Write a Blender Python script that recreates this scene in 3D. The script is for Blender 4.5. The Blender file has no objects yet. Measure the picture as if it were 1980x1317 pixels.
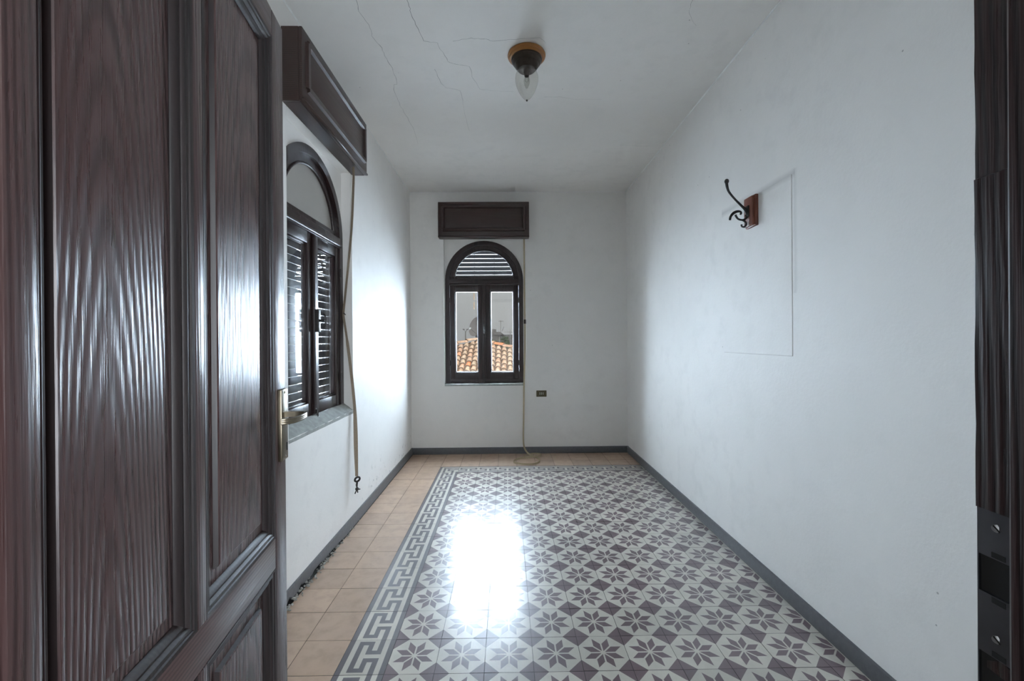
import bpy, bmesh, math, random
from mathutils import Vector, Matrix
random.seed(7)
SC = bpy.context.scene
COL = SC.collection
R = math.radians
PI = math.pi

# ------------------------------------------------------------------ camera
CAM_H = 1.332
F_PX, YAW, PITCH, ROLL = 829.0, 0.0128, -0.0022, 0.0072
cam_d = bpy.data.cameras.new('camera')
cam = bpy.data.objects.new('camera', cam_d)
COL.objects.link(cam)
cam_d.sensor_width = 36.0
cam_d.lens = 36.0 * F_PX / 1980.0
cam_d.clip_start = 0.01
cam_d.clip_end = 500
fw = Vector((math.sin(YAW) * math.cos(PITCH), math.cos(YAW) * math.cos(PITCH), math.sin(PITCH)))
r0 = Vector((math.cos(YAW), -math.sin(YAW), 0))
u0 = r0.cross(fw)
cr = r0 * math.cos(ROLL) - u0 * math.sin(ROLL)
cu = u0 * math.cos(ROLL) + r0 * math.sin(ROLL)
m = Matrix((cr, cu, -fw)).transposed().to_4x4()
m.translation = Vector((0, 0, CAM_H))
cam.matrix_world = m
SC.camera = cam

# ------------------------------------------------------------------ room dimensions (metres)
XL, XR, YB, HC = -1.115, 1.415, 5.01, 3.056
YF = 0.33                       # inner face of the wall with the door
TX0, TY0 = -0.4989, 1.7125      # tile grid origin
WBX, WLY = -0.26, 2.66          # centres of back and left window

# ------------------------------------------------------------------ view, sky, lights
SC.view_settings.view_transform = 'Standard'
SC.view_settings.look = 'None'
SC.view_settings.gamma = 1.0
SC.view_settings.use_curve_mapping = False
SC.view_settings.exposure = 0.0

w = bpy.data.worlds.new('overcast_sky')
SC.world = w
w.use_nodes = True
nt = w.node_tree
nt.nodes.clear()
o_ = nt.nodes.new('ShaderNodeOutputWorld')
bg = nt.nodes.new('ShaderNodeBackground')
tc = nt.nodes.new('ShaderNodeTexCoord')
sx = nt.nodes.new('ShaderNodeSeparateXYZ')
mx = nt.nodes.new('ShaderNodeMath'); mx.operation = 'MAXIMUM'; mx.inputs[1].default_value = 0.0
ml = nt.nodes.new('ShaderNodeMath'); ml.operation = 'MULTIPLY_ADD'
ml.inputs[1].default_value = 2.0; ml.inputs[2].default_value = 1.0
ms = nt.nodes.new('ShaderNodeMath'); ms.operation = 'MULTIPLY'; ms.inputs[1].default_value = 0.37
nt.links.new(tc.outputs['Generated'], sx.inputs[0])
nt.links.new(sx.outputs['Z'], mx.inputs[0])
nt.links.new(mx.outputs[0], ml.inputs[0])
nt.links.new(ml.outputs[0], ms.inputs[0])
nt.links.new(ms.outputs[0], bg.inputs['Strength'])
bg.inputs['Color'].default_value = (0.98, 1.0, 1.0, 1)
nt.links.new(bg.outputs[0], o_.inputs[0])


def area(name, loc, direction, sx_, sy_, power, color, spread=180):
    l = bpy.data.lights.new(name, 'AREA')
    l.shape = 'RECTANGLE'
    l.size, l.size_y = sx_, sy_
    l.energy = power
    l.color = color
    l.spread = R(spread)
    o = bpy.data.objects.new(name, l)
    COL.objects.link(o)
    o.location = loc
    o.rotation_euler = Vector(direction).to_track_quat('-Z', 'Y').to_euler()
    return o


area('daylight_back', (WBX, YB + 1.1, 2.85), (0, -1, -0.30), 5.0, 4.2, 4900, (0.69, 0.835, 1.0))
area('daylight_left', (XL - 1.25, WLY, 3.0), (1, 0, -0.40), 4.0, 3.8, 6600, (0.69, 0.835, 1.0))
area('hall_fill', (0.98, -1.7, 1.25), (-0.30, 1, -0.02), 0.9, 1.7, 95, (0.84, 0.92, 1.0))  # added fill light behind the camera for door and end wall, no window there
sun_d = bpy.data.lights.new('veiled_sun', 'SUN')
sun_d.energy = 3.0
sun_d.angle = R(40)
sun_d.color = (1.0, 0.95, 0.88)
sun = bpy.data.objects.new('veiled_sun', sun_d)
COL.objects.link(sun)
sun.rotation_euler = Vector((-0.25, 0.45, -0.85)).to_track_quat('-Z', 'Y').to_euler()


# ------------------------------------------------------------------ material helpers
class NT:
    def __init__(self, name):
        self.m = bpy.data.materials.new(name)
        self.m.use_nodes = True
        self.t = self.m.node_tree
        self.b = self.t.nodes['Principled BSDF']
        self.out = self.t.nodes['Material Output']

    def n(self, typ, **kw):
        nd = self.t.nodes.new(typ)
        for k, v in kw.items():
            if k[0] == 'i' and k[1:].isdigit():
                self.put(nd.inputs[int(k[1:])], v)
            elif k.startswith('in_'):
                self.put(nd.inputs[k[3:].replace('_', ' ')], v)
            else:
                setattr(nd, k, v)
        return nd

    def put(self, sock, v):
        if isinstance(v, bpy.types.NodeSocket):
            self.t.links.new(v, sock)
        elif isinstance(v, bpy.types.Node):
            self.t.links.new(v.outputs[0], sock)
        else:
            sock.default_value = v

    def math(self, op, a, b=0.0, c=0.0, clamp=False):
        nd = self.n('ShaderNodeMath', operation=op, use_clamp=clamp)
        self.put(nd.inputs[0], a); self.put(nd.inputs[1], b); self.put(nd.inputs[2], c)
        return nd.outputs[0]

    def mix(self, f, a, b, blend='MIX'):
        nd = self.n('ShaderNodeMix', data_type='RGBA', blend_type=blend)
        self.put(nd.inputs[0], f); self.put(nd.inputs[6], a); self.put(nd.inputs[7], b)
        return nd.outputs[2]

    def ramp(self, f, stops, interp='LINEAR'):
        nd = self.n('ShaderNodeValToRGB')
        nd.color_ramp.interpolation = interp
        e = nd.color_ramp.elements
        while len(e) > 1:
            e.remove(e[-1])
        e[0].position, e[0].color = stops[0][0], stops[0][1]
        for p, c in stops[1:]:
            x = e.new(p); x.color = c
        self.put(nd.inputs[0], f)
        return nd.outputs[0]

    def map(self, vec, scale=(1, 1, 1), loc=(0, 0, 0), rot=(0, 0, 0)):
        nd = self.n('ShaderNodeMapping')
        self.put(nd.inputs[0], vec)
        nd.inputs['Location'].default_value = loc
        nd.inputs['Rotation'].default_value = rot
        nd.inputs['Scale'].default_value = scale
        return nd.outputs[0]

    def noise(self, vec, scale=5.0, detail=3.0, rough=0.5):
        nd = self.n('ShaderNodeTexNoise')
        self.put(nd.inputs['Vector'], vec)
        nd.inputs['Scale'].default_value = scale
        nd.inputs['Detail'].default_value = detail
        nd.inputs['Roughness'].default_value = rough
        return nd.outputs[0]

    def bump(self, h, strength=0.3, dist=0.01, normal=None):
        nd = self.n('ShaderNodeBump')
        self.put(nd.inputs['Height'], h)
        nd.inputs['Strength'].default_value = strength
        nd.inputs['Distance'].default_value = dist
        if normal is not None:
            self.put(nd.inputs['Normal'], normal)
        return nd.outputs[0]

    def pos(self):
        return self.n('ShaderNodeNewGeometry').outputs['Position']

    def obj(self):
        return self.n('ShaderNodeTexCoord').outputs['Object']

    def rnd(self):
        return self.n('ShaderNodeObjectInfo').outputs['Random']

    def set(self, **kw):
        for k, v in kw.items():
            self.put(self.b.inputs[k.replace('_', ' ')], v)
        return self.m


def rgb(r, g, b):
    return (r, g, b, 1.0)


def m_plain(name, col, rough=0.5, metal=0.0, vary=0.15, scale=30.0, bump=0.1):
    t = NT(name)
    p = t.obj()
    n = t.noise(p, scale, 4)
    c = t.mix(n, rgb(*[v * (1 - vary) for v in col]), rgb(*[min(1, v * (1 + vary)) for v in col]))
    return t.set(Base_Color=c, Roughness=rough, Metallic=metal, Normal=t.bump(n, bump, 0.003))


def m_plaster(name, col=(0.88, 0.855, 0.82), stain=None):
    t = NT(name)
    p = t.pos()
    big = t.noise(p, 1.1, 4, 0.55)
    mid = t.noise(p, 7.0, 5, 0.6)
    fine = t.noise(p, 60.0, 4, 0.6)
    c = t.mix(t.ramp(big, [(0.35, rgb(0, 0, 0)), (0.7, rgb(1, 1, 1))]), rgb(*[v * 0.94 for v in col]), rgb(*col))
    c = t.mix(t.ramp(mid, [(0.3, rgb(1, 1, 1)), (0.5, rgb(0, 0, 0))]), c, rgb(*[v * 0.93 for v in col]))
    # small dark specks and scuffs
    vo = t.n('ShaderNodeTexVoronoi', feature='F1')
    t.put(vo.inputs['Vector'], p); vo.inputs['Scale'].default_value = 9.0
    keep = t.math('GREATER_THAN', t.noise(p, 2.3, 2), 0.56)
    spot = t.math('MULTIPLY', t.math('LESS_THAN', vo.outputs['Distance'], 0.035), keep)
    c = t.mix(t.math('MULTIPLY', spot, 0.55), c, rgb(0.2, 0.19, 0.18))
    if stain is not None:
        c = stain(t, p, c)
    h = t.math('ADD', t.math('MULTIPLY', mid, 0.6), t.math('MULTIPLY', fine, 0.25))
    return t.set(Base_Color=c, Roughness=0.62, Normal=t.bump(h, 0.22, 0.012))


def m_wood(name, dark, light, rough=0.3, ring=34.0, tilt=(0.035, 0.02, 0.0), off=(0.03, 0.11, 0.2), grain_axis='Z',
           bump=0.35, knots=True, coat=0.0, ring_h=0.08):
    t = NT(name)
    p = t.obj()
    if grain_axis == 'X':
        p = t.map(p, rot=(0, R(90), 0))
    rn = t.rnd()
    sh = t.n('ShaderNodeCombineXYZ')
    t.put(sh.inputs[0], t.math('MULTIPLY', rn, 0.61))
    t.put(sh.inputs[1], t.math('MULTIPLY', rn, 0.37))
    t.put(sh.inputs[2], t.math('MULTIPLY', rn, 7.3))
    va = t.n('ShaderNodeVectorMath', operation='ADD')
    t.put(va.inputs[0], p); t.put(va.inputs[1], sh)
    p1 = va.outputs[0]
    warp = t.n('ShaderNodeTexNoise')
    t.put(warp.inputs['Vector'], t.map(p1, (5, 5, 0.9)))
    warp.inputs['Scale'].default_value = 1.0
    warp.inputs['Detail'].default_value = 2.0
    vs = t.n('ShaderNodeVectorMath', operation='MULTIPLY_ADD')
    t.put(vs.inputs[0], warp.outputs['Color'])
    vs.inputs[1].default_value = (0.035, 0.035, 0.0)
    t.put(vs.inputs[2], p)
    wv = t.n('ShaderNodeTexWave', wave_type='RINGS', rings_direction='Z', wave_profile='SIN')
    t.put(wv.inputs['Vector'], t.map(vs.outputs[0], loc=off, rot=tilt))
    wv.inputs['Scale'].default_value = ring
    wv.inputs['Distortion'].default_value = 0.25
    wv.inputs['Detail'].default_value = 1.0
    wv.inputs['Detail Scale'].default_value = 0.6
    fib = t.noise(t.map(p1, (160, 160, 4)), 1.0, 3, 0.6)
    soft = t.noise(t.map(p1, (9, 9, 1.2)), 1.0, 3, 0.5)
    g = t.math('ADD', t.math('MULTIPLY', wv.outputs[1], 0.62), t.math('MULTIPLY', fib, 0.38))
    g = t.ramp(g, [(0.22, rgb(0, 0, 0)), (0.62, rgb(1, 1, 1))])
    c = t.mix(g, rgb(*dark), rgb(*light))
    c = t.mix(t.ramp(soft, [(0.4, rgb(0, 0, 0)), (0.75, rgb(1, 1, 1))]), c, rgb(dark[0] * 1.9, dark[1] * 1.2, dark[2] * 1.15))
    h = t.math('ADD', t.math('MULTIPLY', t.math('MULTIPLY', wv.outputs[1], t.math('MULTIPLY_ADD', soft, 2.6, -0.5, True)), ring_h), t.math('MULTIPLY', fib, 0.36))
    if knots:
        vo = t.n('ShaderNodeTexVoronoi', feature='F1')
        t.put(vo.inputs['Vector'], t.map(vs.outputs[0], (4.6, 0.2, 2.7), loc=(0.3, 0.2, 0.55)))
        vo.inputs['Scale'].default_value = 1.0
        kn = t.ramp(vo.outputs['Distance'], [(0.05, rgb(1, 1, 1)), (0.13, rgb(0, 0, 0))])
        c = t.mix(t.math('MULTIPLY', kn, 0.6), c, rgb(dark[0] * 0.5, dark[1] * 0.5, dark[2] * 0.5))
        h = t.math('ADD', h, t.math('MULTIPLY', t.math('MULTIPLY', kn, t.noise(p, 90, 3)), 1.4))
    rr = t.math('MULTIPLY_ADD', fib, 0.22, rough - 0.1)
    return t.set(Base_Color=c, Roughness=rr, Normal=t.bump(h, bump, 0.0025), Coat_Weight=coat, Coat_Roughness=0.15)


def m_tile(name, col, vary=0.10, rough=0.32, bump=0.05, dirt=0.35, coat=0.6):
    t = NT(name)
    p = t.pos()
    rn = t.rnd()
    f = t.noise(p, 14, 5, 0.6)
    f2 = t.noise(p, 2.2, 4, 0.6)
    c = t.mix(rn, rgb(*[v * (1 - vary) for v in col]), rgb(*[v * (1 + vary) for v in col]))
    c = t.mix(t.math('MULTIPLY', t.ramp(f, [(0.45, rgb(0, 0, 0)), (0.8, rgb(1, 1, 1))]), dirt), c,
              rgb(col[0] * 0.6, col[1] * 0.6, col[2] * 0.58))
    c = t.mix(t.math('MULTIPLY', t.ramp(f2, [(0.5, rgb(0, 0, 0)), (0.75, rgb(1, 1, 1))]), dirt * 0.7), c,
              rgb(col[0] * 0.72, col[1] * 0.74, col[2] * 0.72))
    vo = t.n('ShaderNodeTexVoronoi', feature='F1')
    t.put(vo.inputs['Vector'], p); vo.inputs['Scale'].default_value = 16.0
    spot = t.math('LESS_THAN', vo.outputs['Distance'], 0.028)
    c = t.mix(t.math('MULTIPLY', spot, 0.6), c, rgb(0.05, 0.045, 0.04))
    rr = t.math('MULTIPLY_ADD', f, 0.16, rough - 0.08)
    return t.set(Base_Color=c, Roughness=rr, Normal=t.bump(t.noise(p, 45, 4, 0.6), bump, 0.004), Coat_Weight=coat, Coat_Roughness=0.13)


def m_glass(name, tint=(1, 1, 1), f0=0.04, dust=0.0):
    t = NT(name)
    t.t.nodes.remove(t.b)
    g = t.n('ShaderNodeNewGeometry')
    d = t.n('ShaderNodeVectorMath', operation='DOT_PRODUCT')
    t.put(d.inputs[0], g.outputs['Normal']); t.put(d.inputs[1], g.outputs['Incoming'])
    c = t.math('ABSOLUTE', d.outputs['Value'])
    fr = t.math('MULTIPLY_ADD', t.math('POWER', t.math('SUBTRACT', 1.0, c), 5.0), 1 - f0, f0)
    tr = t.n('ShaderNodeBsdfTransparent'); tr.inputs[0].default_value = rgb(*tint)
    gl = t.n('ShaderNodeBsdfGlossy'); gl.inputs['Roughness'].default_value = 0.02
    mx_ = t.n('ShaderNodeMixShader')
    t.put(mx_.inputs[0], fr); t.put(mx_.inputs[1], tr); t.put(mx_.inputs[2], gl)
    last = mx_
    if dust > 0:
        df = t.n('ShaderNodeBsdfDiffuse'); df.inputs[0].default_value = rgb(0.55, 0.53, 0.5)
        m2 = t.n('ShaderNodeMixShader')
        n = t.noise(t.obj(), 6.0, 4)
        t.put(m2.inputs[0], t.math('MULTIPLY', n, dust * 2))
        t.put(m2.inputs[1], mx_); t.put(m2.inputs[2], df)
        last = m2
    t.t.links.new(last.outputs[0], t.out.inputs['Surface'])
    return t.m


M = {}
M['wall'] = m_plaster('painted_plaster')


def st_right(t, p, c):
    # dust lines left above a board that once hung here
    s = t.n('ShaderNodeSeparateXYZ'); t.put(s.inputs[0], p)
    wob = t.noise(p, 4, 3)
    y = s.outputs['Y']
    zt = t.math('MULTIPLY_ADD', wob, 0.03, s.outputs['Z'])
    d = t.math('ABSOLUTE', t.math('SUBTRACT', zt, 2.155))
    band = t.math('SUBTRACT', 1.0, t.math('DIVIDE', d, 0.03), clamp=True)
    iny = t.math('MULTIPLY', t.math('GREATER_THAN', y, 2.08), t.math('LESS_THAN', y, 2.79))
    c = t.mix(t.math('MULTIPLY', t.math('MULTIPLY', band, iny), 0.45), c, rgb(0.38, 0.37, 0.35))
    d2 = t.math('ABSOLUTE', t.math('SUBTRACT', t.math('MULTIPLY_ADD', wob, 0.02, y), 2.09))
    b2 = t.math('SUBTRACT', 1.0, t.math('DIVIDE', d2, 0.02), clamp=True)
    inz = t.math('MULTIPLY', t.math('GREATER_THAN', s.outputs['Z'], 1.55), t.math('LESS_THAN', s.outputs['Z'], 2.16))
    return t.mix(t.math('MULTIPLY', t.math('MULTIPLY', b2, inz), 0.25), c, rgb(0.42, 0.41, 0.39))


def st_left(t, p, c):
    # damp mould speckle low on the wall
    s = t.n('ShaderNodeSeparateXYZ'); t.put(s.inputs[0], p)
    low = t.math('SUBTRACT', 1.0, t.math('DIVIDE', s.outputs['Z'], 0.42), clamp=True)
    far = t.math('GREATER_THAN', s.outputs['Y'], 3.3)
    n = t.ramp(t.noise(p, 16, 5, 0.7), [(0.58, rgb(0, 0, 0)), (0.68, rgb(1, 1, 1))])
    return t.mix(t.math('MULTIPLY', t.math('MULTIPLY', low, far), n), c, rgb(0.22, 0.22, 0.2))


M['wall_r'] = m_plaster('painted_plaster_dusty', stain=st_right)
M['wall_l'] = m_plaster('painted_plaster_mould', stain=st_left)
M['ceil'] = m_plaster('ceiling_plaster', (0.87, 0.84, 0.80))
M['crack'] = m_plain('hairline_crack', (0.22, 0.21, 0.2), 0.9)
M['base'] = m_plain('dark_grey_skirting', (0.105, 0.105, 0.11), 0.45, vary=0.25, scale=40, bump=0.3)
M['grout'] = m_plain('dark_grout', (0.035, 0.032, 0.03), 0.9)
M['cream'] = m_tile('cream_cement', (0.58, 0.545, 0.475))
M['plum'] = m_tile('plum_cement', (0.125, 0.080, 0.090), vary=0.16)
M['slate'] = m_tile('border_grey_cement', (0.10, 0.088, 0.098), vary=0.14)
M['terra'] = m_tile('terracotta_cement', (0.45, 0.31, 0.22), vary=0.10, rough=0.38, dirt=0.6, coat=0.15)
M['door'] = m_wood('dark_stained_pine', (0.020, 0.012, 0.012), (0.072, 0.044, 0.042), rough=0.29, ring=38, bump=1.0)
M['door_p1'] = m_wood('flame_grained_pine', (0.020, 0.012, 0.012), (0.072, 0.044, 0.042), rough=0.28, ring=34, bump=1.0, tilt=(0.085, 0.01, 0), off=(-0.205, 0.035, 0), ring_h=0.18)
M['door_p2'] = m_wood('flame_grained_pine_wide', (0.022, 0.013, 0.013), (0.075, 0.046, 0.043), rough=0.28, ring=30, bump=1.0, tilt=(-0.07, -0.02, 0), off=(-0.60, 0.02, 0), ring_h=0.06)
M['door_h'] = m_wood('dark_stained_pine_cross', (0.024, 0.014, 0.013), (0.08, 0.046, 0.043), rough=0.33, ring=38,
                     grain_axis='X', bump=0.7)
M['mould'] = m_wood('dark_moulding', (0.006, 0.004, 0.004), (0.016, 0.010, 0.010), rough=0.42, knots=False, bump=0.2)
M['jamb'] = m_wood('worn_dark_jamb', (0.007, 0.004, 0.004), (0.026, 0.013, 0.013), rough=0.30, ring=60, bump=0.9)
M['frame'] = m_wood('blackened_window_wood', (0.012, 0.008, 0.008), (0.035, 0.022, 0.02), rough=0.3, knots=False, bump=0.25)
M['box'] = m_wood('brown_shutter_box_wood', (0.018, 0.010, 0.008), (0.048, 0.028, 0.023), rough=0.32, grain_axis='X', knots=False, bump=0.2)
M['red_wood'] = m_wood('reddish_wood', (0.10, 0.03, 0.016), (0.2, 0.07, 0.04), rough=0.35, ring=50, knots=False, bump=0.15)
M['slat'] = m_plain('shutter_slat', (0.045, 0.045, 0.05), 0.35, vary=0.25, scale=18)
M['glass'] = m_glass('window_glass', (0.97, 0.98, 0.98))
M['bulb_glass'] = m_glass('lamp_glass', (0.95, 0.945, 0.92), 0.06, dust=0.05)
M['fan'] = m_plain('dusty_frosted_pane', (0.36, 0.34, 0.31), 0.35, vary=0.12, scale=5)
M['brass'] = m_plain('aged_bronze', (0.20, 0.17, 0.125), 0.32, metal=1.0, vary=0.3)
M['iron'] = m_plain('black_iron', (0.035, 0.032, 0.03), 0.4, metal=0.6, vary=0.3, scale=80, bump=0.3)
M['steel'] = m_plain('dull_steel', (0.10, 0.10, 0.11), 0.34, metal=0.9, vary=0.35, scale=25, bump=0.15)
M['screw'] = m_plain('bright_screw', (0.35, 0.36, 0.38), 0.35, metal=1.0)
M['black'] = m_plain('dark_hole', (0.004, 0.004, 0.004), 0.9)
M['strap'] = m_plain('beige_strap', (0.40, 0.33, 0.22), 0.8, vary=0.2, scale=120, bump=0.3)
M['strap_old'] = m_plain('tan_strap', (0.27, 0.21, 0.15), 0.8, vary=0.25, scale=120, bump=0.3)
M['stone'] = m_plain('dirty_sill_stone', (0.30, 0.31, 0.29), 0.85, vary=0.45, scale=25, bump=0.6)
M['crumb'] = m_plain('crumbled_plaster', (0.34, 0.33, 0.3), 0.95, vary=0.5, scale=60, bump=0.5)
M['orange'] = m_plain('amber_wood_ring', (0.33, 0.13, 0.022), 0.35, vary=0.15)
M['cup'] = m_plain('dark_lamp_metal', (0.045, 0.034, 0.026), 0.34, metal=0.8, vary=0.4, scale=60, bump=0.3)
M['socket'] = m_plain('olive_brass_plate', (0.10, 0.085, 0.045), 0.4, metal=0.5)
M['ivory'] = m_plain('ivory_plastic', (0.5, 0.48, 0.38), 0.5)
M['white'] = m_plain('white_bead', (0.82, 0.82, 0.80), 0.6)


def m_roof():
    t = NT('weathered_roof_clay')
    rn = t.rnd()
    c = t.ramp(rn, [(0.0, rgb(0.40, 0.29, 0.19)), (0.45, rgb(0.48, 0.32, 0.21)), (0.82, rgb(0.44, 0.27, 0.17)), (0.955, rgb(0.45, 0.25, 0.15)), (0.97, rgb(0.58, 0.19, 0.07))])
    n = t.noise(t.pos(), 9, 5, 0.65)
    c = t.mix(t.ramp(n, [(0.45, rgb(0, 0, 0)), (0.72, rgb(0.75, 0.75, 0.75))]), c, rgb(0.14, 0.11, 0.07))
    return t.set(Base_Color=c, Roughness=0.85, Normal=t.bump(n, 0.4, 0.02))


M['roof'] = m_roof()
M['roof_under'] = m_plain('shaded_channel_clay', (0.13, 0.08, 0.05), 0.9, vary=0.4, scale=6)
M['dish'] = m_plain('grey_dish_metal', (0.13, 0.115, 0.105), 0.6)
M['galv'] = m_plain('galvanised_metal', (0.22, 0.22, 0.2), 0.5, metal=0.4)
M['rust'] = m_plain('rusty_antenna', (0.42, 0.30, 0.2), 0.7)
M['conc'] = m_plain('far_grey_concrete', (0.13, 0.125, 0.12), 0.9, vary=0.2, scale=2)
M['leaf'] = m_plain('dark_green_leaves', (0.035, 0.06, 0.02), 0.7, vary=0.6, scale=9)
M['bark'] = m_plain('grey_bark', (0.10, 0.08, 0.06), 0.9)
M['ground'] = m_plain('far_ground', (0.2, 0.19, 0.17), 0.9, scale=1)


# ------------------------------------------------------------------ object helpers
def tag(o, label=None, cat=None, group=None, kind=None):
    if label: o['label'] = label
    if cat: o['category'] = cat
    if group: o['group'] = group
    if kind: o['kind'] = kind
    return o


def empty(name, loc=(0, 0, 0), rz=0.0, parent=None):
    o = bpy.data.objects.new(name, None)
    COL.objects.link(o)
    o.location = loc
    o.rotation_euler = (0, 0, rz)
    o.empty_display_size = 0.1
    if parent: o.parent = parent
    return o


def obj(name, bm, mats, parent=None, smooth=False, loc=None):
    me = bpy.data.meshes.new(name)
    bmesh.ops.recalc_face_normals(bm, faces=bm.faces[:])
    bm.to_mesh(me)
    bm.free()
    for mt in (mats if isinstance(mats, (list, tuple)) else [mats]):
        me.materials.append(mt)
    if smooth:
        for p in me.polygons: p.use_smooth = True
        if smooth is not True:
            try: me.set_sharp_from_angle(angle=R(smooth))
            except Exception: pass
    o = bpy.data.objects.new(name, me)
    COL.objects.link(o)
    if parent: o.parent = parent
    if loc: o.location = loc
    return o


def box(bm, x0, x1, y0, y1, z0, z1, bev=0.0, mi=0):
    vs = [bm.verts.new(v) for v in ((x0, y0, z0), (x1, y0, z0), (x1, y1, z0), (x0, y1, z0),
                                    (x0, y0, z1), (x1, y0, z1), (x1, y1, z1), (x0, y1, z1))]
    fs = [bm.faces.new([vs[i] for i in f]) for f in ((0, 3, 2, 1), (4, 5, 6, 7), (0, 1, 5, 4), (1, 2, 6, 5), (2, 3, 7, 6), (3, 0, 4, 7))]
    for f in fs: f.material_index = mi
    if bev > 0:
        es = list({e for f in fs for e in f.edges})
        bmesh.ops.bevel(bm, geom=es, offset=bev, segments=2, profile=0.5, affect='EDGES')
    return fs


def bxo(name, x0, x1, y0, y1, z0, z1, mat, parent=None, bev=0.0):
    bm = bmesh.new()
    box(bm, x0, x1, y0, y1, z0, z1, bev)
    return obj(name, bm, mat, parent, smooth=30 if bev else False)


def sweep(bm, path, prof, closed_path=False, closed_prof=True, side=None, caps=True):
    """Sweep 2-D profile [(a,b)] along path; a runs along 'side' vector, b along up = tangent x side."""
    path = [Vector(p) for p in path]
    n = len(path)
    rings = []
    prev = None
    for i, p in enumerate(path):
        a = path[i - 1] if (i > 0 or closed_path) else p
        b = path[(i + 1) % n] if (i < n - 1 or closed_path) else p
        t = (b - a)
        if t.length < 1e-9: t = Vector((0, 0, 1))
        t.normalize()
        if side is not None:
            s = Vector(side[i] if isinstance(side, list) else side)
            s = (s - t * s.dot(t)).normalized()
        else:
            if prev is None:
                s = t.orthogonal().normalized()
            else:
                s = (prev - t * prev.dot(t)).normalized()
            prev = s
        up = t.cross(s)
        pr = prof[i] if isinstance(prof[0], list) else prof
        rings.append([bm.verts.new(p + s * q[0] + up * q[1]) for q in pr])
    k = len(rings[0])
    m_ = n if closed_path else n - 1
    for i in range(m_):
        A, B = rings[i], rings[(i + 1) % n]
        for j in range(k if closed_prof else k - 1):
            bm.faces.new((A[j], A[(j + 1) % k], B[(j + 1) % k], B[j]))
    if caps and closed_prof and not closed_path:
        bm.faces.new(rings[0]); bm.faces.new(rings[-1][::-1])
    return rings


def circ(r, n=10):
    return [(r * math.cos(2 * PI * i / n), r * math.sin(2 * PI * i / n)) for i in range(n)]


def tube(bm, path, r, n=10):
    if isinstance(r, (list, tuple)):
        return sweep(bm, path, [circ(x, n) for x in r])
    return sweep(bm, path, circ(r, n))


def smooth_path(pts, sub=6, closed=False):
    pts = [Vector(p) for p in pts]
    out = []
    n = len(pts)
    for i in range(n if closed else n - 1):
        g = (lambda k: pts[k % n]) if closed else (lambda k: pts[max(0, min(n - 1, k))])
        p0, p1, p2, p3 = g(i - 1), g(i), g(i + 1), g(i + 2)
        for s in range(sub):
            t = s / sub
            out.append(0.5 * ((2 * p1) + (p2 - p0) * t + (2 * p0 - 5 * p1 + 4 * p2 - p3) * t * t + (3 * p1 - p0 - 3 * p2 + p3) * t ** 3))
    if not closed: out.append(pts[-1])
    return out


def lathe(bm, prof, n=32, c=(0, 0, 0)):
    rings = []
    for r, z in prof:
        if r < 1e-5:
            rings.append([bm.verts.new((c[0], c[1], c[2] + z))])
        else:
            rings.append([bm.verts.new((c[0] + r * math.cos(2 * PI * i / n), c[1] + r * math.sin(2 * PI * i / n), c[2] + z)) for i in range(n)])
    for A, B in zip(rings, rings[1:]):
        for i in range(n):
            j = (i + 1) % n
            if len(A) == 1 and len(B) == 1: continue
            if len(A) == 1: bm.faces.new((A[0], B[j], B[i]))
            elif len(B) == 1: bm.faces.new((A[i], A[j], B[0]))
            else: bm.faces.new((A[i], A[j], B[j], B[i]))


def ribbon(name, path, width, thick, side, mat, parent=None):
    bm = bmesh.new()
    h, t_ = width / 2, thick / 2
    sweep(bm, path, [(-h, -t_), (h, -t_), (h, t_), (-h, t_)], side=side)
    return obj(name, bm, mat, parent, smooth=40)


def dup(o, parent):
    c = o.copy()
    COL.objects.link(c)
    c.parent = parent
    return c


# ------------------------------------------------------------------ room shell
SPR, RAD = 2.042, 0.46          # arch spring height, outer frame radius (z relative to window base 0)


def window_wall(bm, half_len0, half_len1, zoff, nl=0.466, nr=0.466, top=3.3):
    """Wall in window-local space: x along wall (window centre 0), y outward, z up."""
    n0, n1 = -half_len0, half_len1
    zs = 0.815 + zoff
    # layer 1: room plaster with rectangular niche
    box(bm, n0, -nl, 0, 0.075, 0, top); box(bm, nr, n1, 0, 0.075, 0, top)
    box(bm, -nl, nr, 0, 0.075, 0, zs); box(bm, -nl, nr, 0, 0.075, 2.535 + zoff, top)
    # layer 2: arched opening
    y0, y1 = 0.075, 0.165
    box(bm, n0, -RAD, y0, y1, 0, top); box(bm, RAD, n1, y0, y1, 0, top)
    box(bm, -RAD, RAD, y0, y1, 0, zs)
    N = 28
    pts = [(RAD * math.cos(PI - PI * i / N), SPR + zoff + RAD * math.sin(PI - PI * i / N)) for i in range(N + 1)]
    for (xa, za), (xb, zb) in zip(pts, pts[1:]):
        v = [bm.verts.new(q) for q in ((xa, y0, za), (xb, y0, zb), (xb, y0, top), (xa, y0, top), (xa, y1, za), (xb, y1, zb), (xb, y1, top), (xa, y1, top))]
        for f in ((0, 1, 2, 3), (5, 4, 7, 6), (4, 5, 1, 0)):
            bm.faces.new([v[i] for i in f])
    # layer 3: outer leaf beyond the shutter slot
    y0, y1 = 0.225, 0.40
    box(bm, n0, -0.47, y0, y1, 0, top); box(bm, 0.47, n1, y0, y1, 0, top)
    box(bm, -0.47, 0.47, y0, y1, 0, zs - 0.02); box(bm, -0.47, 0.47, y0, y1, 2.53 + zoff, top)
    # slot closers
    box(bm, n0, -0.50, 0.165, 0.225, 0, top); box(bm, 0.50, n1, 0.165, 0.225, 0, top)
    box(bm, -0.50, 0.50, 0.165, 0.225, 0, zs - 0.02); box(bm, -0.50, 0.50, 0.165, 0.225, 2.95, top)


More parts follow.
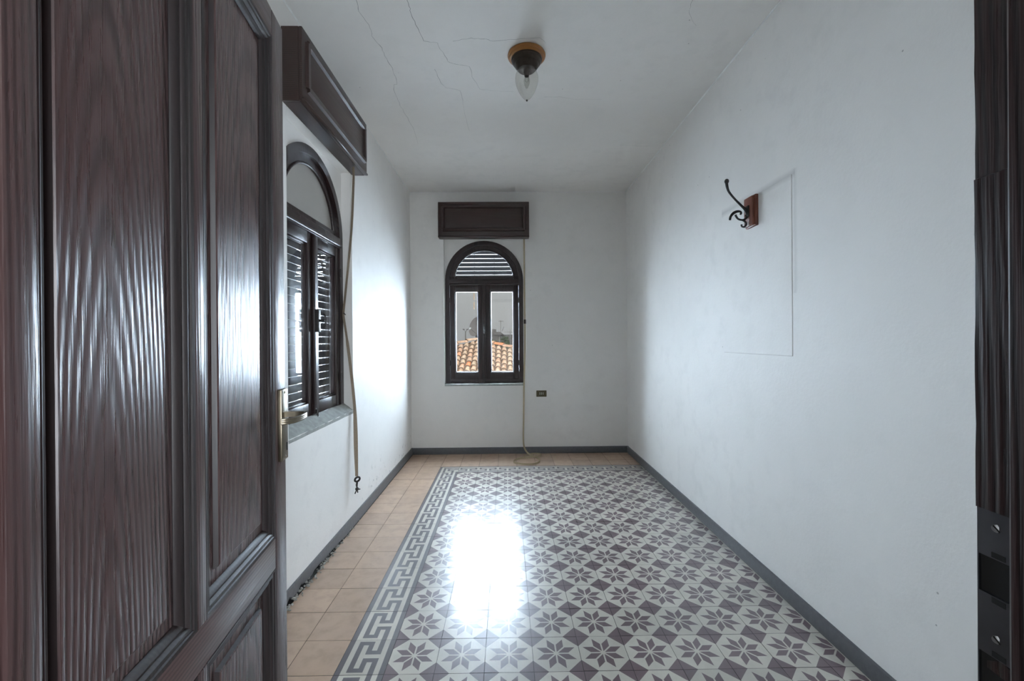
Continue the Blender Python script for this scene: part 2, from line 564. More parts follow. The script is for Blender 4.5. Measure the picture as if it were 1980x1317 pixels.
ZL = 0.012
bm = bmesh.new(); window_wall(bm, 1.3, 2.2, 0, 0.466, 0.49)
# local origin at back window centre
wb = obj('wall_back', bm, M['wall'], loc=(WBX, YB, 0)); tag(wb, 'white plaster end wall with the far arched window', kind='structure')
bm = bmesh.new(); window_wall(bm, 2.76, 2.8, ZL, 0.460, 0.462)
wl = obj('wall_left', bm, M['wall_l'], loc=(XL, WLY, 0)); wl.rotation_euler = (0, 0, R(90))
tag(wl, 'white plaster wall on the left with the shuttered window', kind='structure')
wr = bxo('wall_right', XR, XR + 0.3, -0.1, YB + 0.4, 0, 3.3, M['wall_r'])
tag(wr, 'long blank white plaster wall with the iron coat hook', kind='structure')
bm = bmesh.new()
box(bm, XL - 0.4, -0.56, 0.10, YF, 0, 3.3); box(bm, 0.43, XR + 0.3, 0.10, YF, 0, 3.3); box(bm, -0.56, 0.43, 0.10, YF, 2.27, 3.3)
tag(obj('wall_front', bm, M['wall']), 'white plaster wall around the doorway', kind='structure')
bm = bmesh.new()     # the hall one stands in
box(bm, -1.6, -1.5, -2.6, 0.10, 0, 2.8); box(bm, 1.5, 1.6, -2.6, 0.10, 0, 2.8); box(bm, -1.6, 1.6, -2.7, -2.6, 0, 2.8); box(bm, -1.6, 1.6, -2.7, 0.12, 2.8, 2.9)
tag(obj('wall_hall', bm, M['wall']), 'white plaster hall behind the doorway', kind='structure')
ceil = bxo('ceiling', XL - 0.4, XR + 0.3, 0.1, YB + 0.4, HC, HC + 0.25, M['ceil'])
tag(ceil, 'off-white plaster ceiling with hairline cracks', kind='structure')
cracks = [
    [(-.747, 2.183), (-.757, 2.258), (-.739, 2.35), (-.747, 2.443), (-.721, 2.544), (-.724, 2.619), (-.713, 2.712), (-.712, 2.79), (-.722, 2.891), (-.749, 2.905), (-.76, 2.967), (-.764, 3.088), (-.768, 3.168), (-.752, 3.34), (-.746, 3.533), (-.766, 3.778)],
    [(-.49, 2.182), (-.491, 2.252), (-.484, 2.349), (-.464, 2.482), (-.391, 2.492), (-.364, 2.604), (-.341, 2.671), (-.301, 2.69), (-.222, 2.709), (-.209, 2.821), (-.17, 2.957), (-.082, 2.972), (.065, 2.984)],
    [(-.293, 2.476), (-.187, 2.456), (-.118, 2.46), (-.066, 2.476), (.064, 2.463), (.207, 2.453), (.241, 2.496)],
    [(-.442, 2.742), (-.429, 2.879), (-.402, 2.936), (-.307, 2.972), (-.3, 3.088), (-.307, 3.296), (-.293, 3.534)],
    [(.281, 3.049), (.389, 3.049), (.502, 3.078), (.698, 3.078)],
    [(.957, 2.1), (.957, 2.177), (.978, 2.268), (1.06, 2.354)],
    [(1.026, 3.801), (1.231, 3.83), (1.414, 3.813)]]
for ci, c in enumerate(cracks):
    bm = bmesh.new()
    pts = []
    for (a, b), (c2, d) in zip(c, c[1:]):
        for s in range(4):
            pts.append((a + (c2 - a) * s / 4 + random.uniform(-.004, .004), b + (d - b) * s / 4 + random.uniform(-.004, .004)))
    pts.append(c[-1])
    rows = []
    for i, (x, y) in enumerate(pts):
        wd = (0.0012 if ci < 3 else 0.0008) * random.uniform(0.5, 1.3) * (1 - 0.6 * i / len(pts))
        x2, y2 = pts[min(i + 1, len(pts) - 1)]; x1, y1 = pts[max(i - 1, 0)]
        tx, ty = x2 - x1, y2 - y1
        L = math.hypot(tx, ty) or 1
        nx, ny = -ty / L * wd, tx / L * wd
        rows.append((bm.verts.new((x - nx, y - ny, HC - 0.0006)), bm.verts.new((x + nx, y + ny, HC - 0.0006))))
    for A, B in zip(rows, rows[1:]):
        bm.faces.new((A[0], A[1], B[1], B[0]))
    obj('crack', bm, M['crack'], ceil)
# thin paint bead where walls meet the ceiling
for k, (a, b, s) in enumerate((((XL, YF, HC), (XL, YB, HC), (1, 0, 0)), ((XR, YF, HC), (XR, YB, HC), (1, 0, 0)), ((XL, YB, HC), (XR, YB, HC), (0, 1, 0)))):
    bm = bmesh.new()
    n = 60
    path = [Vector(a).lerp(Vector(b), i / n) + Vector((random.uniform(-1, 1) * .0008, random.uniform(-1, 1) * .0008, random.uniform(-1, 1) * .0008)) for i in range(n + 1)]
    tube(bm, path, 0.006 if k < 2 else 0.004, 8)
    tag(obj('trim_%d' % (k + 1), bm, M['white'], smooth=True), 'thin white paint bead along the %s wall at the ceiling' % ('left', 'right', 'end')[k], kind='structure')

# painted-over boards on the walls: slightly raised, same paint
bm = bmesh.new(); box(bm, XR - 0.003, XR + 0.01, 2.10, 2.768, 1.238, 2.14, 0.004)
wr_patch = obj('painted_over_board', bm, M['wall_r'], wr)
bm = bmesh.new(); box(bm, 0.585 - WBX, 1.06 - WBX, -0.002, 0.01, 1.62, 2.17, 0.001)
obj('painted_over_board', bm, M['wall'], wb)

# ------------------------------------------------------------------ skirting
tag(bxo('baseboard_back', XL, XR, YB - 0.014, YB + 0.01, 0, 0.076, M['base'], bev=0.003), 'dark grey skirting under the far window', kind='structure')
tag(bxo('baseboard_right', XR - 0.014, XR + 0.01, YF, YB, 0, 0.076, M['base'], bev=0.003), 'dark grey skirting along the coat hook wall', kind='structure')
bm = bmesh.new()    # left skirting: foot of it crumbled away
N = 150
rows = []
for i in range(N + 1):
    y = YF + (YB - YF) * i / N
    dmg = max(0.0, 1 - abs(y - 2.25) / 0.75)
    cut = 0.004 + dmg * random.uniform(0.006, 0.034)
    rows.append([bm.verts.new(q) for q in ((XL - 0.01, y, 0.078), (XL + 0.012, y, 0.078), (XL + 0.014, y, cut + 0.01), (XL + 0.014 - 0.012 * dmg, y, cut), (XL + 0.002, y, cut))])
for A, B in zip(rows, rows[1:]):
    for j in range(4): bm.faces.new((A[j], A[j + 1], B[j + 1], B[j]))
bl = obj('baseboard_left', bm, M['base'])
bxo('broken_gap', XL - 0.005, XL + 0.0015, 1.5, 3.0, 0.0, 0.045, M['black'], bl)
tag(bl, 'dark grey skirting with a crumbled foot under the shuttered window', kind='structure')
bm = bmesh.new()
for i in range(190):
    y = random.gauss(2.25, 0.42)
    if not 1.5 < y < 4.4: continue
    x = XL + 0.008 + abs(random.gauss(0, 0.014))
    s = random.uniform(0.002, 0.0085)
    mtx = Matrix.Translation((x, y, s * 0.5 + random.random() * 0.012 * (x < XL + 0.016))) @ Matrix.Rotation(random.random() * 6, 4, Vector((random.random() + .1, random.random(), random.random()))) @ Matrix.Diagonal((s, s * random.uniform(.6, 1.6), s * random.uniform(.5, 1), 1))
    bmesh.ops.create_icosphere(bm, subdivisions=1, radius=1.0, matrix=mtx)
tag(obj('plaster_crumbs', bm, M['crumb']), 'grey plaster crumbs along the foot of the left skirting', 'crumbs', kind='stuff')

# ------------------------------------------------------------------ tiled floor
floor = bxo('floor', XL - 0.05, XR + 0.05, -2.7, YB + 0.05, -0.15, -0.0022, M['grout'])
tag(floor, 'cement tile floor with star tiles, key border and terracotta edge', kind='structure')
T = 0.2
G = 0.0007


def tile_mesh(name, kind, mats, x0=-.1, x1=.1, y0=-.1, y1=.1):
    bm = bmesh.new()
    a = 0.0990
    def poly(pts, mi, z=0.0):
        f = bm.faces.new([bm.verts.new((x, y, z)) for x, y in pts]); f.material_index = mi
        return f
    if kind == 'star':
        c = 0.0586
        e = a - c
        octo = [(e, -a), (a, -e), (a, e), (e, a), (-e, a), (-a, e), (-a, -e), (-e, -a)]
        poly(octo, 0)
        for sx_, sy_ in ((1, 1), (-1, 1), (-1, -1), (1, -1)):
            tri = [(sx_ * a, sy_ * e), (sx_ * a, sy_ * a), (sx_ * e, sy_ * a)]
            poly(tri if sx_ * sy_ > 0 else tri[::-1], 1)
        L, cc = 0.0436, 0.009
        for k in range(8):
            t0, t1 = R(45 * k), R(45 * k + 45)
            tm = (t0 + t1) / 2
            p = Vector((math.cos(tm), math.sin(tm))) * cc
            A, B = Vector((math.cos(t0), math.sin(t0))) * L, Vector((math.cos(t1), math.sin(t1))) * L
            poly([tuple(p), tuple(p + A), tuple(p + A + B), tuple(p + B)], 1, 0.00012)
    elif kind in ('key', 'corner'):
        u = 2 * a / 9
        poly([(-a, -a), (a, -a), (a, a), (-a, a)], 0)
        def rect(v0, v1, t0, t1):
            poly([(-a + v0 * u, -a + t0 * u), (-a + v1 * u, -a + t0 * u), (-a + v1 * u, -a + t1 * u), (-a + v0 * u, -a + t1 * u)], 1, 0.00012)
        if kind == 'key':
            for r_ in ((0, 1, 0, 9), (8, 9, 0, 9), (2, 3, .5, 8.5), (3, 5, 7.5, 8.5), (4, 5, 5, 7.5), (5, 7, 5, 6), (6, 7, 6, 9),
                       (3, 5, .5, 1.5), (4, 5, 1.5, 4), (5, 7, 3, 4), (6, 7, 0, 3)):
                rect(*r_)
        else:   # the border turns here
            for r_ in ((0, 1, 0, 9), (1, 9, 8, 9), (8, 9, 0, 1), (2, 3, 0, 7), (3, 9, 6, 7), (4, 5, 2, 4.4), (5, 7, 2, 3), (6, 7, 0, 2), (7, 9, 4, 5)):
                rect(*r_)
            for q in ([(3.4, 5.1), (5.0, 4.4), (7.2, 3.6), (7.4, 4.2), (5.2, 5.2), (3.8, 5.8)],):
                poly([(-a + v * u, -a + t_ * u) for v, t_ in q], 1, 0.00012)
    else:
        poly([(-a, -a), (a, -a), (a, a), (-a, a)], 0)
    full = (x0 <= -.1 and x1 >= .1 and y0 <= -.1 and y1 >= .1)
    if not full:
        for co, no in (((x0, 0, 0), (-1, 0, 0)), ((x1, 0, 0), (1, 0, 0)), ((0, y0, 0), (0, -1, 0)), ((0, y1, 0), (0, 1, 0))):
            bmesh.ops.bisect_plane(bm, geom=bm.verts[:] + bm.edges[:] + bm.faces[:], plane_co=co, plane_no=no, clear_outer=True)
    # chamfer and sides
    X0, X1, Y0, Y1 = max(x0, -a), min(x1, a), max(y0, -a), min(y1, a)
    lo = [(X0 - .0004, Y0 - .0004), (X1 + .0004, Y0 - .0004), (X1 + .0004, Y1 + .0004), (X0 - .0004, Y1 + .0004)]
    up = [(X0, Y0), (X1, Y0), (X1, Y1), (X0, Y1)]
    for i in range(4):
        j = (i + 1) % 4
        f = bm.faces.new([bm.verts.new(q) for q in ((*up[i], 0), (*lo[i], -.0012), (*lo[j], -.0012), (*up[j], 0))]); f.material_index = len(mats) - 1
        f = bm.faces.new([bm.verts.new(q) for q in ((*lo[i], -.0012), (*lo[i], -.012), (*lo[j], -.012), (*lo[j], -.0012))]); f.material_index = len(mats) - 1
    me = bpy.data.meshes.new(name)
    bm.to_mesh(me)
    bm.free()
    for mt in mats: me.materials.append(mt)
    return me


def put_tile(me, name, x, y, rz=0.0):
    o = bpy.data.objects.new(name, me)
    COL.objects.link(o)
    o.parent = floor
    o.location = (x, y, random.uniform(-.0005, .0003))
    o.rotation_euler = (random.uniform(-.0012, .0012), random.uniform(-.0012, .0012), rz + random.uniform(-.0015, .0015))
    return o


MT = [M['cream'], M['plum'], M['grout']]
MB = [M['cream'], M['slate'], M['grout']]
MC = [M['terra'], M['grout']]
me_star = tile_mesh('star_tile', 'star', MT)
cutw = XR - (TX0 + 9 * T) - 0.1 - 0.004
me_star_cut = tile_mesh('star_tile_cut', 'star', MT, x1=cutw)
me_key = tile_mesh('key_tile', 'key', MB)
me_key_cut = tile_mesh('key_tile_cut', 'key', MB, y1=cutw)
me_corner = tile_mesh('corner_tile', 'corner', MB)
me_ter = tile_mesh('terracotta_tile', 'plain', MC)
me_ter_cut = tile_mesh('terracotta_tile_cut', 'plain', MC, x1=cutw)
me_ter_back = tile_mesh('terracotta_tile_back', 'plain', MC, y1=-.004)
me_ter_backc = tile_mesh('terracotta_tile_back_cut', 'plain', MC, x1=cutw, y1=-.004)
J0, J1 = -7, 12
for j in range(J0, J1 + 1):
    y = TY0 + T * j + .1
    for i in range(10):
        put_tile(me_star_cut if i == 9 else me_star, 'star_tile', TX0 + T * i + .1, y)
    put_tile(me_key, 'border_tile', TX0 - .1, y)
    for i in (-2, -3):
        put_tile(me_ter, 'terracotta_tile', TX0 + T * i + .1, y)
y = TY0 + T * (J1 + 1) + .1
put_tile(me_corner, 'border_tile', TX0 - .1, y)
for i in range(10):
    if i == 9: put_tile(me_key_cut, 'border_tile', TX0 + T * i + .1, y, -PI / 2)
    else: put_tile(me_key, 'border_tile', TX0 + T * i + .1, y, -PI / 2)
for i in (-2, -3): put_tile(me_ter, 'terracotta_tile', TX0 + T * i + .1, y)
for jj in (2, 3, 4):
    y = TY0 + T * (J1 + jj) + .1
    for i in range(-3, 10):
        if jj == 4: me = me_ter_backc if i == 9 else me_ter_back
        else: me = me_ter_cut if i == 9 else me_ter
        put_tile(me, 'terracotta_tile', TX0 + T * i + .1, y)


# ------------------------------------------------------------------ windows
def arch_pts(r, z0, n=28, zc=SPR):
    """left leg bottom -> over the arch -> right leg bottom (x,z)"""
    return [(-r, z0)] + [(r * math.cos(PI - PI * i / n), zc + r * math.sin(PI - PI * i / n)) for i in range(n + 1)] + [(r, z0)]


def arch_ring(bm, ro, ri, z0, y0, y1, zi=None):
    A, B = arch_pts(ro, z0), arch_pts(ri, z0 if zi is None else zi)
    n = len(A)
    vs = []
    for (xa, za), (xb, zb) in zip(A, B):
        vs.append([bm.verts.new(q) for q in ((xa, y0, za), (xb, y0, zb), (xb, y1, zb), (xa, y1, za))])
    for p, q in zip(vs, vs[1:]):
        for j in range(4): bm.faces.new((p[j], p[(j + 1) % 4], q[(j + 1) % 4], q[j]))
    bm.faces.new(vs[0]); bm.faces.new(vs[-1][::-1])


def make_window(name, loc, rz, label, zoff, sill_mat, sz):
    W = empty(name, (loc[0], loc[1], zoff), rz)
    tag(W, label, kind='structure')
    y0 = 0.066
    # outer arched frame
    bm = bmesh.new(); arch_ring(bm, 0.46, 0.408, 0.817, y0, y0 + 0.065)
    obj('frame', bm, M['frame'], W, smooth=35)
    bxo('bottom_rail', -0.408, 0.408, y0 + 0.004, y0 + 0.065, 0.817, 0.868, M['frame'], W, 0.004)
    bm = bmesh.new()
    box(bm, -0.41, 0.41, y0 - 0.004, y0 + 0.06, 1.976, 2.046, 0.003)
    sweep(bm, [(-0.408, y0 - 0.006, 1.990), (0.408, y0 - 0.006, 1.990)], circ(0.011, 10))
    obj('transom', bm, M['frame'], W, smooth=40)
    # fan light sash
    F = empty('fan_light', parent=W)
    bm = bmesh.new()
    arch_ring(bm, 0.408, 0.350, 2.046, y0 + 0.022, y0 + 0.06)
    obj('sash', bm, M['frame'], F, smooth=35)
    bm = bmesh.new()
    P = [(x, y0 + 0.022, z) for x, z in arch_pts(0.352, 2.088)]
    sweep(bm, P, circ(0.009, 8), side=(0, 1, 0))
    obj('bead', bm, M['frame'], F, smooth=True)
    bxo('rail', -0.41, 0.41, y0 + 0.016, y0 + 0.06, 2.046, 2.086, M['frame'], F, 0.004)
    # two casements
    for s in (-1, 1):
        C = empty('casement', parent=W)
        def bx2(nm, xa, xb, ya, yb, za, zb, mat=M['frame'], bev=0.004):
            xa, xb = sorted((s * xa, s * xb))
            return bxo(nm, xa, xb, ya, yb, za, zb, mat, C, bev)
        ya, yb = y0 + 0.008, y0 + 0.052
        bx2('stile', 0.346, 0.407, ya, yb, 0.866, 1.980)
        bx2('stile', 0.0, 0.072, ya, yb, 0.866, 1.980)
        bx2('rail', 0.072, 0.346, ya, yb, 0.866, 0.945)
        bx2('rail', 0.072, 0.346, ya, yb, 1.909, 1.980)
        # glazing beads, stepped
        bm = bmesh.new()
        for (xa, xb, za, zb) in ((0.072, 0.082, 0.945, 1.909), (0.336, 0.346, 0.945, 1.909), (0.082, 0.336, 0.945, 0.955), (0.082, 0.336, 1.899, 1.909)):
            x_, x2_ = sorted((s * xa, s * xb))
            box(bm, x_, x2_, ya + 0.012, yb - 0.006, za, zb, 0.002)
        obj('glazing_bead', bm, M['frame'], C, smooth=40)
        x_, x2_ = sorted((s * 0.074, s * 0.344))
        bxo('pane', x_, x2_, y0 + 0.030, y0 + 0.034, 0.948, 1.906, M['glass'], C)
        # hinges
        for z in (1.06, 1.80):
            bm = bmesh.new(); tube(bm, [(s * 0.408, y0 - 0.002, z - 0.03), (s * 0.408, y0 - 0.002, z + 0.03)], 0.006, 8)
            obj('hinge', bm, M['iron'], C, smooth=40)
    bm = bmesh.new()      # cover strip on the meeting stiles
    box(bm, -0.021, 0.021, y0 - 0.008, y0 + 0.010, 0.872, 1.974, 0.006)
    obj('cover_strip', bm, M['frame'], W, smooth=40)
    Hn = empty('handle', parent=W)
    bxo('lock_case', -0.017, 0.017, y0 - 0.030, y0 - 0.006, 1.375, 1.515, M['iron'], Hn, 0.004)
    bm = bmesh.new()
    tube(bm, [(0, y0 - 0.03, 1.445), (0, y0 - 0.048, 1.445), (0, y0 - 0.060, 1.445)], [0.009, 0.005, 0.006], 10)
    tube(bm, smooth_path([(0, y0 - 0.052, 1.400), (0, y0 - 0.062, 1.415), (0, y0 - 0.067, 1.445), (0, y0 - 0.062, 1.475), (0, y0 - 0.052, 1.490)], 4),
         [0.002 + 0.004 * math.sin(PI * i / 16) for i in range(17)], 8)
    obj('grip', bm, M['iron'], Hn, smooth=True)
    bm = bmesh.new(); tube(bm, [(0, y0 - 0.012, 0.80), (0, y0 - 0.012, 0.90)], 0.006, 8); box(bm, -0.014, 0.014, y0 - 0.02, y0, 0.835, 0.858, 0.003)
    obj('bolt', bm, M['iron'], W, smooth=40)
    # sill
    bm = bmesh.new()
    n = 24
    rows = []
    for i in range(n + 1):
        x = -0.464 + 0.928 * i / n
        j = lambda s: random.uniform(-1, 1) * s
        rows.append([bm.verts.new(q) for q in ((x, -0.002 + j(.0015), 0.795), (x, -0.003 + j(.002), 0.812 + j(.003)), (x, 0.03, (0.812 + sz) / 2 + j(.004)), (x, 0.066, sz + j(.003)), (x, 0.07, 0.80))])
    for A, B in zip(rows, rows[1:]):
        for j in range(4): bm.faces.new((A[j], A[j + 1], B[j + 1], B[j]))
    obj('sill', bm, sill_mat, W, smooth=30)
    return W, F, y0


W1, F1, y0 = make_window('window_1', (WBX, YB), 0, 'dark arched window in the end wall with a roof view', 0.0, M['stone'], 0.822)
bm = bmesh.new()
N = 28
fp = [(x, z) for x, z in arch_pts(0.352, 2.075)]
def fan_face(bm, y):
    bm.faces.new([bm.verts.new((x, y, z)) for x, z in fp])
for yy in (y0 + 0.034, y0 + 0.038): fan_face(bm, yy)
obj('pane', bm, M['glass'], F1)
W2, F2, y0 = make_window('window_2', (XL, WLY), R(90), 'dark arched window in the left wall before a closed shutter', ZL, M['stone'], 0.868)
bm = bmesh.new()
for yy in (y0 + 0.034, y0 + 0.038): fan_face(bm, yy)
obj('pane', bm, M['fan'], F2)


# roller shutters outside the frames
def slat_mesh():
    bm = bmesh.new()
    prof = [(0.006, -0.020), (0.0075, -0.012), (0.008, 0.0), (0.0075, 0.012), (0.006, 0.020), (-0.002, 0.0205), (-0.0025, 0.0), (-0.002, -0.0205)]
    A = [bm.verts.new((-0.488, p[0], p[1])) for p in prof]
    B = [bm.verts.new((0.488, p[0], p[1])) for p in prof]
    for j in range(8): bm.faces.new((A[j], A[(j + 1) % 8], B[(j + 1) % 8], B[j]))
    bm.faces.new(A); bm.faces.new(B[::-1])
    bmesh.ops.recalc_face_normals(bm, faces=bm.faces[:])
    me = bpy.data.meshes.new('slat'); bm.to_mesh(me); bm.free()
    me.materials.append(M['slat'])
    return me


ME_SLAT = slat_mesh()


def make_shutter(loc, rz, zlow, zoff, label, gap, zs_=1.0):
    S = empty('roller_shutter', (loc[0], loc[1], zoff), rz)
    tag(S, label, 'shutter')
    z = zlow + 0.02
    k = 0
    while z < 2.9:
        o = bpy.data.objects.new('slat', ME_SLAT); COL.objects.link(o); o.parent = S
        o.location = (0, 0.186, z); o.rotation_euler = (random.uniform(-.02, .02), 0, 0); o.scale = (1, 1, zs_)
        z += 0.041 * zs_ + gap[k % len(gap)]
        k += 1
    # little links that hang one slat from the next
    bm = bmesh.new()
    for x in (-0.36, -0.12, 0.12, 0.36):
        box(bm, x - 0.003, x + 0.003, 0.188, 0.190, zlow + 0.01, 2.9)
    obj('hanging_tape', bm, M['slat'], S)
    for s in (-1, 1):
        xa, xb = sorted((s * 0.4895, s * 0.4985))
        bxo('guide_rail', xa, xb, 0.172, 0.208, 0.80, 2.93, M['iron'], S)
    bxo('end_bar', -0.487, 0.487, 0.182, 0.194, zlow - 0.035, zlow - 0.002, M['slat'], S, 0.003)
    return S


make_shutter((WBX, YB), 0, 2.02, 0, 'roller shutter half rolled up behind the fan light of the far window', [0.0085, 0.009, 0.008])
make_shutter((XL, WLY), R(90), 0.86, ZL, 'closed roller shutter with light slits behind the left window', [0.0035, 0.005, 0.0045, 0.005, 0.004, 0.003, 0.005], 1.1)


# shutter boxes
def shutter_box(loc, rz, zb, zt, half, depth, label):
    S = empty('shutter_box', (loc[0], loc[1], 0), rz)
    tag(S, label, 'shutter box', 'wooden shutter boxes above the windows')
    d = depth
    bxo('front_board', -half, half, -d, -d + 0.018, zb, zt, M['box'], S, 0.004)
    bxo('end_board', -half, -half + 0.018, -d + 0.018, 0.0, zb, zt, M['box'], S, 0.003)
    bxo('end_board', half - 0.018, half, -d + 0.018, 0.0, zb, zt, M['box'], S, 0.003)
    bxo('top_board', -half + 0.018, half - 0.018, -d + 0.018, 0.0, zt - 0.018, zt, M['box'], S)
    bxo('bottom_board', -half + 0.018, half - 0.018, -d + 0.018, 0.0, zb, zb + 0.018, M['box'], S)
    # raised mouldings: picture-frame rectangle plus a lower bead
    def frame_mould(ix, iz0, iz1, r, nm):
        bm = bmesh.new()
        a, b = half - ix, 0
        P = [(-a, -d, zb + iz0), (a, -d, zb + iz0), (a, -d, zt - iz1), (-a, -d, zt - iz1)]
        for i in range(4):
            p, q = P[i], P[(i + 1) % 4]
            sweep(bm, [p, q], [(r * 1.2, -r), (r * 1.2, r), (0, r * 1.6), (-r * .6, r), (-r * .6, -r), (0, -r * 1.6)], side=(0, -1, 0))
        obj(nm, bm, M['box'], S, smooth=35)
    frame_mould(0.055, 0.085, 0.055, 0.012, 'moulding')
    bm = bmesh.new()
    box(bm, -half + 0.085, half - 0.085, -d - 0.004, -d + 0.004, zb + 0.11, zt - 0.08, 0.003)
    obj('panel', bm, M['box'], S, smooth=30)
    bm = bmesh.new(); sweep(bm, [(-half, -d, zb + 0.008), (half, -d, zb + 0.008)], circ(0.008, 8))
    obj('bead', bm, M['box'], S, smooth=True)
    return S


shutter_box((WBX + 0.008, YB), 0, 2.505, 2.909, 0.52, 0.105, 'dark brown panelled shutter box above the far end window')
shutter_box((XL, 2.65), R(90), 2.535, 2.906, 0.495, 0.105, 'brown panelled shutter box above the left window')

# ------------------------------------------------------------------ open door leaf
D = empty('door_1', (-0.4957, 0.4091, 0), math.atan2(0.9886, -0.1504))
# local: +x from hinge to free edge, local -y = visible face (towards the room's right)
tag(D, 'dark stained pine panel door standing open at the left', kind='structure')
TH = 0.042
ST = [(0.024, 0.064), (0.359, 0.390), (0.723, 0.800)]
ZT = 2.197
RL = [(0.008, 0.13), (0.741, 0.820), (2.126, ZT)]
for k, (a, b) in enumerate(ST):
    if k == 1:
        bxo('mullion', a, b, 0, TH, 0.13, 0.741, M['door'], D, 0.002); bxo('mullion', a, b, 0, TH, 0.820, 2.126, M['door'], D, 0.002)
    else:
        bxo('stile', a, b, 0, TH, 0.008, ZT, M['door'], D, 0.003)
for a, b in RL:
    bxo('rail', 0.064, 0.723, 0.0004, TH, a, b, M['door_h'], D, 0.002)
MPROF = [(0.0, 0.0), (0.006, 0.0015), (0.008, 0.004), (0.012, 0.0035), (0.016, 0.0035), (0.019, 0.006), (0.021, 0.009), (0.025, 0.0085), (0.030, 0.011), (0.034, 0.015), (0.036, 0.018), (0.036, 0.022), (0.0, 0.022)]


def door_panel(x0, x1, z0, z1, lk=1.0, lm=0.066):
    """mouldings around an opening plus raised-field panel"""
    bm = bmesh.new()
    cor = [(x0, z0, 1, 1), (x1, z0, -1, 1), (x1, z1, -1, -1), (x0, z1, 1, -1)]
    rings = []
    for (x, z, sx_, sz_) in cor:
        rings.append([bm.verts.new((x + sx_ * p[0] * (lk if sx_ > 0 else 1.0), p[1], z + sz_ * p[0])) for p in MPROF])
    n = len(MPROF)
    for i in range(4):
        A, B = rings[i], rings[(i + 1) % 4]
        for j in range(n): bm.faces.new((A[j], A[(j + 1) % n], B[(j + 1) % n], B[j]))
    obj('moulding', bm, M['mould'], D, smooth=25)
    bm = bmesh.new()
    # recessed ground and raised field with steep little step and slight slope
    m0 = 0.066
    rec, fld = 0.020, 0.009
    def ring(m_, y):
        ml_ = m_ * lm / m0
        return [bm.verts.new(q) for q in ((x0 + ml_, y, z0 + m_), (x1 - m_, y, z0 + m_), (x1 - m_, y, z1 - m_), (x0 + ml_, y, z1 - m_))]
    rr = [ring(0.0, rec), ring(m0 - 0.004, rec - 0.001), ring(m0, fld + 0.002), ring(m0 + 0.003, fld)]
    for k_, (A, B) in enumerate(zip(rr, rr[1:])):
        for i in range(4):
            f_ = bm.faces.new((A[i], A[(i + 1) % 4], B[(i + 1) % 4], B[i]))
            f_.material_index = 1 if k_ == 1 else 0     # shade of the step round the field, put in as near-black colour
    bm.faces.new(rr[-1])
    bk = ring(0.0, rec + 0.012)
    bm.faces.new(bk)
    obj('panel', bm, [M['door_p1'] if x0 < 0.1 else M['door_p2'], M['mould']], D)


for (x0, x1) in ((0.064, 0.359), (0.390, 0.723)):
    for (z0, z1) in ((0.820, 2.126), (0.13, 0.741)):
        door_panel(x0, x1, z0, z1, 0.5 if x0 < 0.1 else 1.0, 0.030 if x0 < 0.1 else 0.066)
# handle on its back plate
HN = empty('handle', parent=D)
bm = bmesh.new(); box(bm, 0.742, 0.790, -0.010, 0.001, 1.011, 1.203, 0.003); obj('back_plate', bm, M['brass'], HN, smooth=30)
loop = smooth_path([(0.766, -0.006, 1.134), (0.768, -0.040, 1.134), (0.762, -0.060, 1.134), (0.742, -0.069, 1.134), (0.705, -0.070, 1.134), (0.672, -0.064, 1.134), (0.656, -0.052, 1.134), (0.650, -0.040, 1.134)], 6)
bm = bmesh.new()
for dz in (-0.0046, 0.0, 0.0046):
    sweep(bm, [p + Vector((0, 0, dz)) for p in loop], [(-0.0026, -0.003), (0.0, -0.0042), (0.0026, -0.003), (0.0026, 0.003), (-0.0026, 0.003)], side=(0, 0, 1))
obj('grip', bm, M['brass'], HN, smooth=50)
bm = bmesh.new(); box(bm, 0.776, 0.783, -0.0108, -0.009, 1.034, 1.056, 0.001); obj('keyhole', bm, M['black'], HN)
for z in (1.02, 1.194):
    bm = bmesh.new(); bmesh.ops.create_uvsphere(bm, u_segments=10, v_segments=6, radius=0.004, matrix=Matrix.Translation((0.766, -0.010, z)) @ Matrix.Diagonal((1, .5, 1, 1)))
    obj('screw', bm, M['brass'], HN, smooth=True)
for z in (0.25, 1.95):
    bm = bmesh.new(); tube(bm, [(0.016, 0.0, z - .045), (0.016, 0.0, z + .045)], 0.007, 10); obj('hinge', bm, M['iron'], D, smooth=40)

# door frame: hinge post, strike post, head
S_ = 0.9
JX, JY1 = 0.36, 0.3265
DF = empty('trim_4', (0, 0, 0))
tag(DF, 'worn dark wooden door frame with a steel strike plate at the right', kind='structure')
bxo('hinge_post', -0.56, -0.500, 0.12, 0.415, 0, 2.27, M['jamb'], DF, 0.003)
bxo('head', -0.56, 0.46, 0.12, 0.325, 2.21, 2.27, M['jamb'], DF, 0.003)
PZ0, PZ1 = 0.95, 1.2015          # strike plate extent
# rebate face strip (its wood is pieced together) and the stop in front of it
bm = bmesh.new()
n = 90
def jamb_strip(z0, z1, xface, ychip):
    rows = []
    k = max(2, int((z1 - z0) / 0.02))
    for i in range(k + 1):
        z = z0 + (z1 - z0) * i / k
        e = random.uniform(0, 0.0007)
        rows.append([bm.verts.new(q) for q in ((xface, 0.24, z), (xface + random.uniform(-.0004, .0004), 0.30, z), (xface + random.uniform(-.0003, .0003), JY1 - 0.006, z),
                                               (xface + e, JY1 - 0.0012 - e, z), (xface + 0.0015 + e, JY1 - ychip, z), (xface + 0.05, JY1, z), (xface + 0.05, 0.24, z))])
    for A, B in zip(rows, rows[1:]):
        for j in range(7): bm.faces.new((A[j], A[(j + 1) % 7], B[(j + 1) % 7], B[j]))
    bm.faces.new(rows[0]); bm.faces.new(rows[-1][::-1])
jamb_strip(PZ1, 1.452, JX, 0.0)
obj('strike_post', bm, M['jamb'], DF, smooth=25)
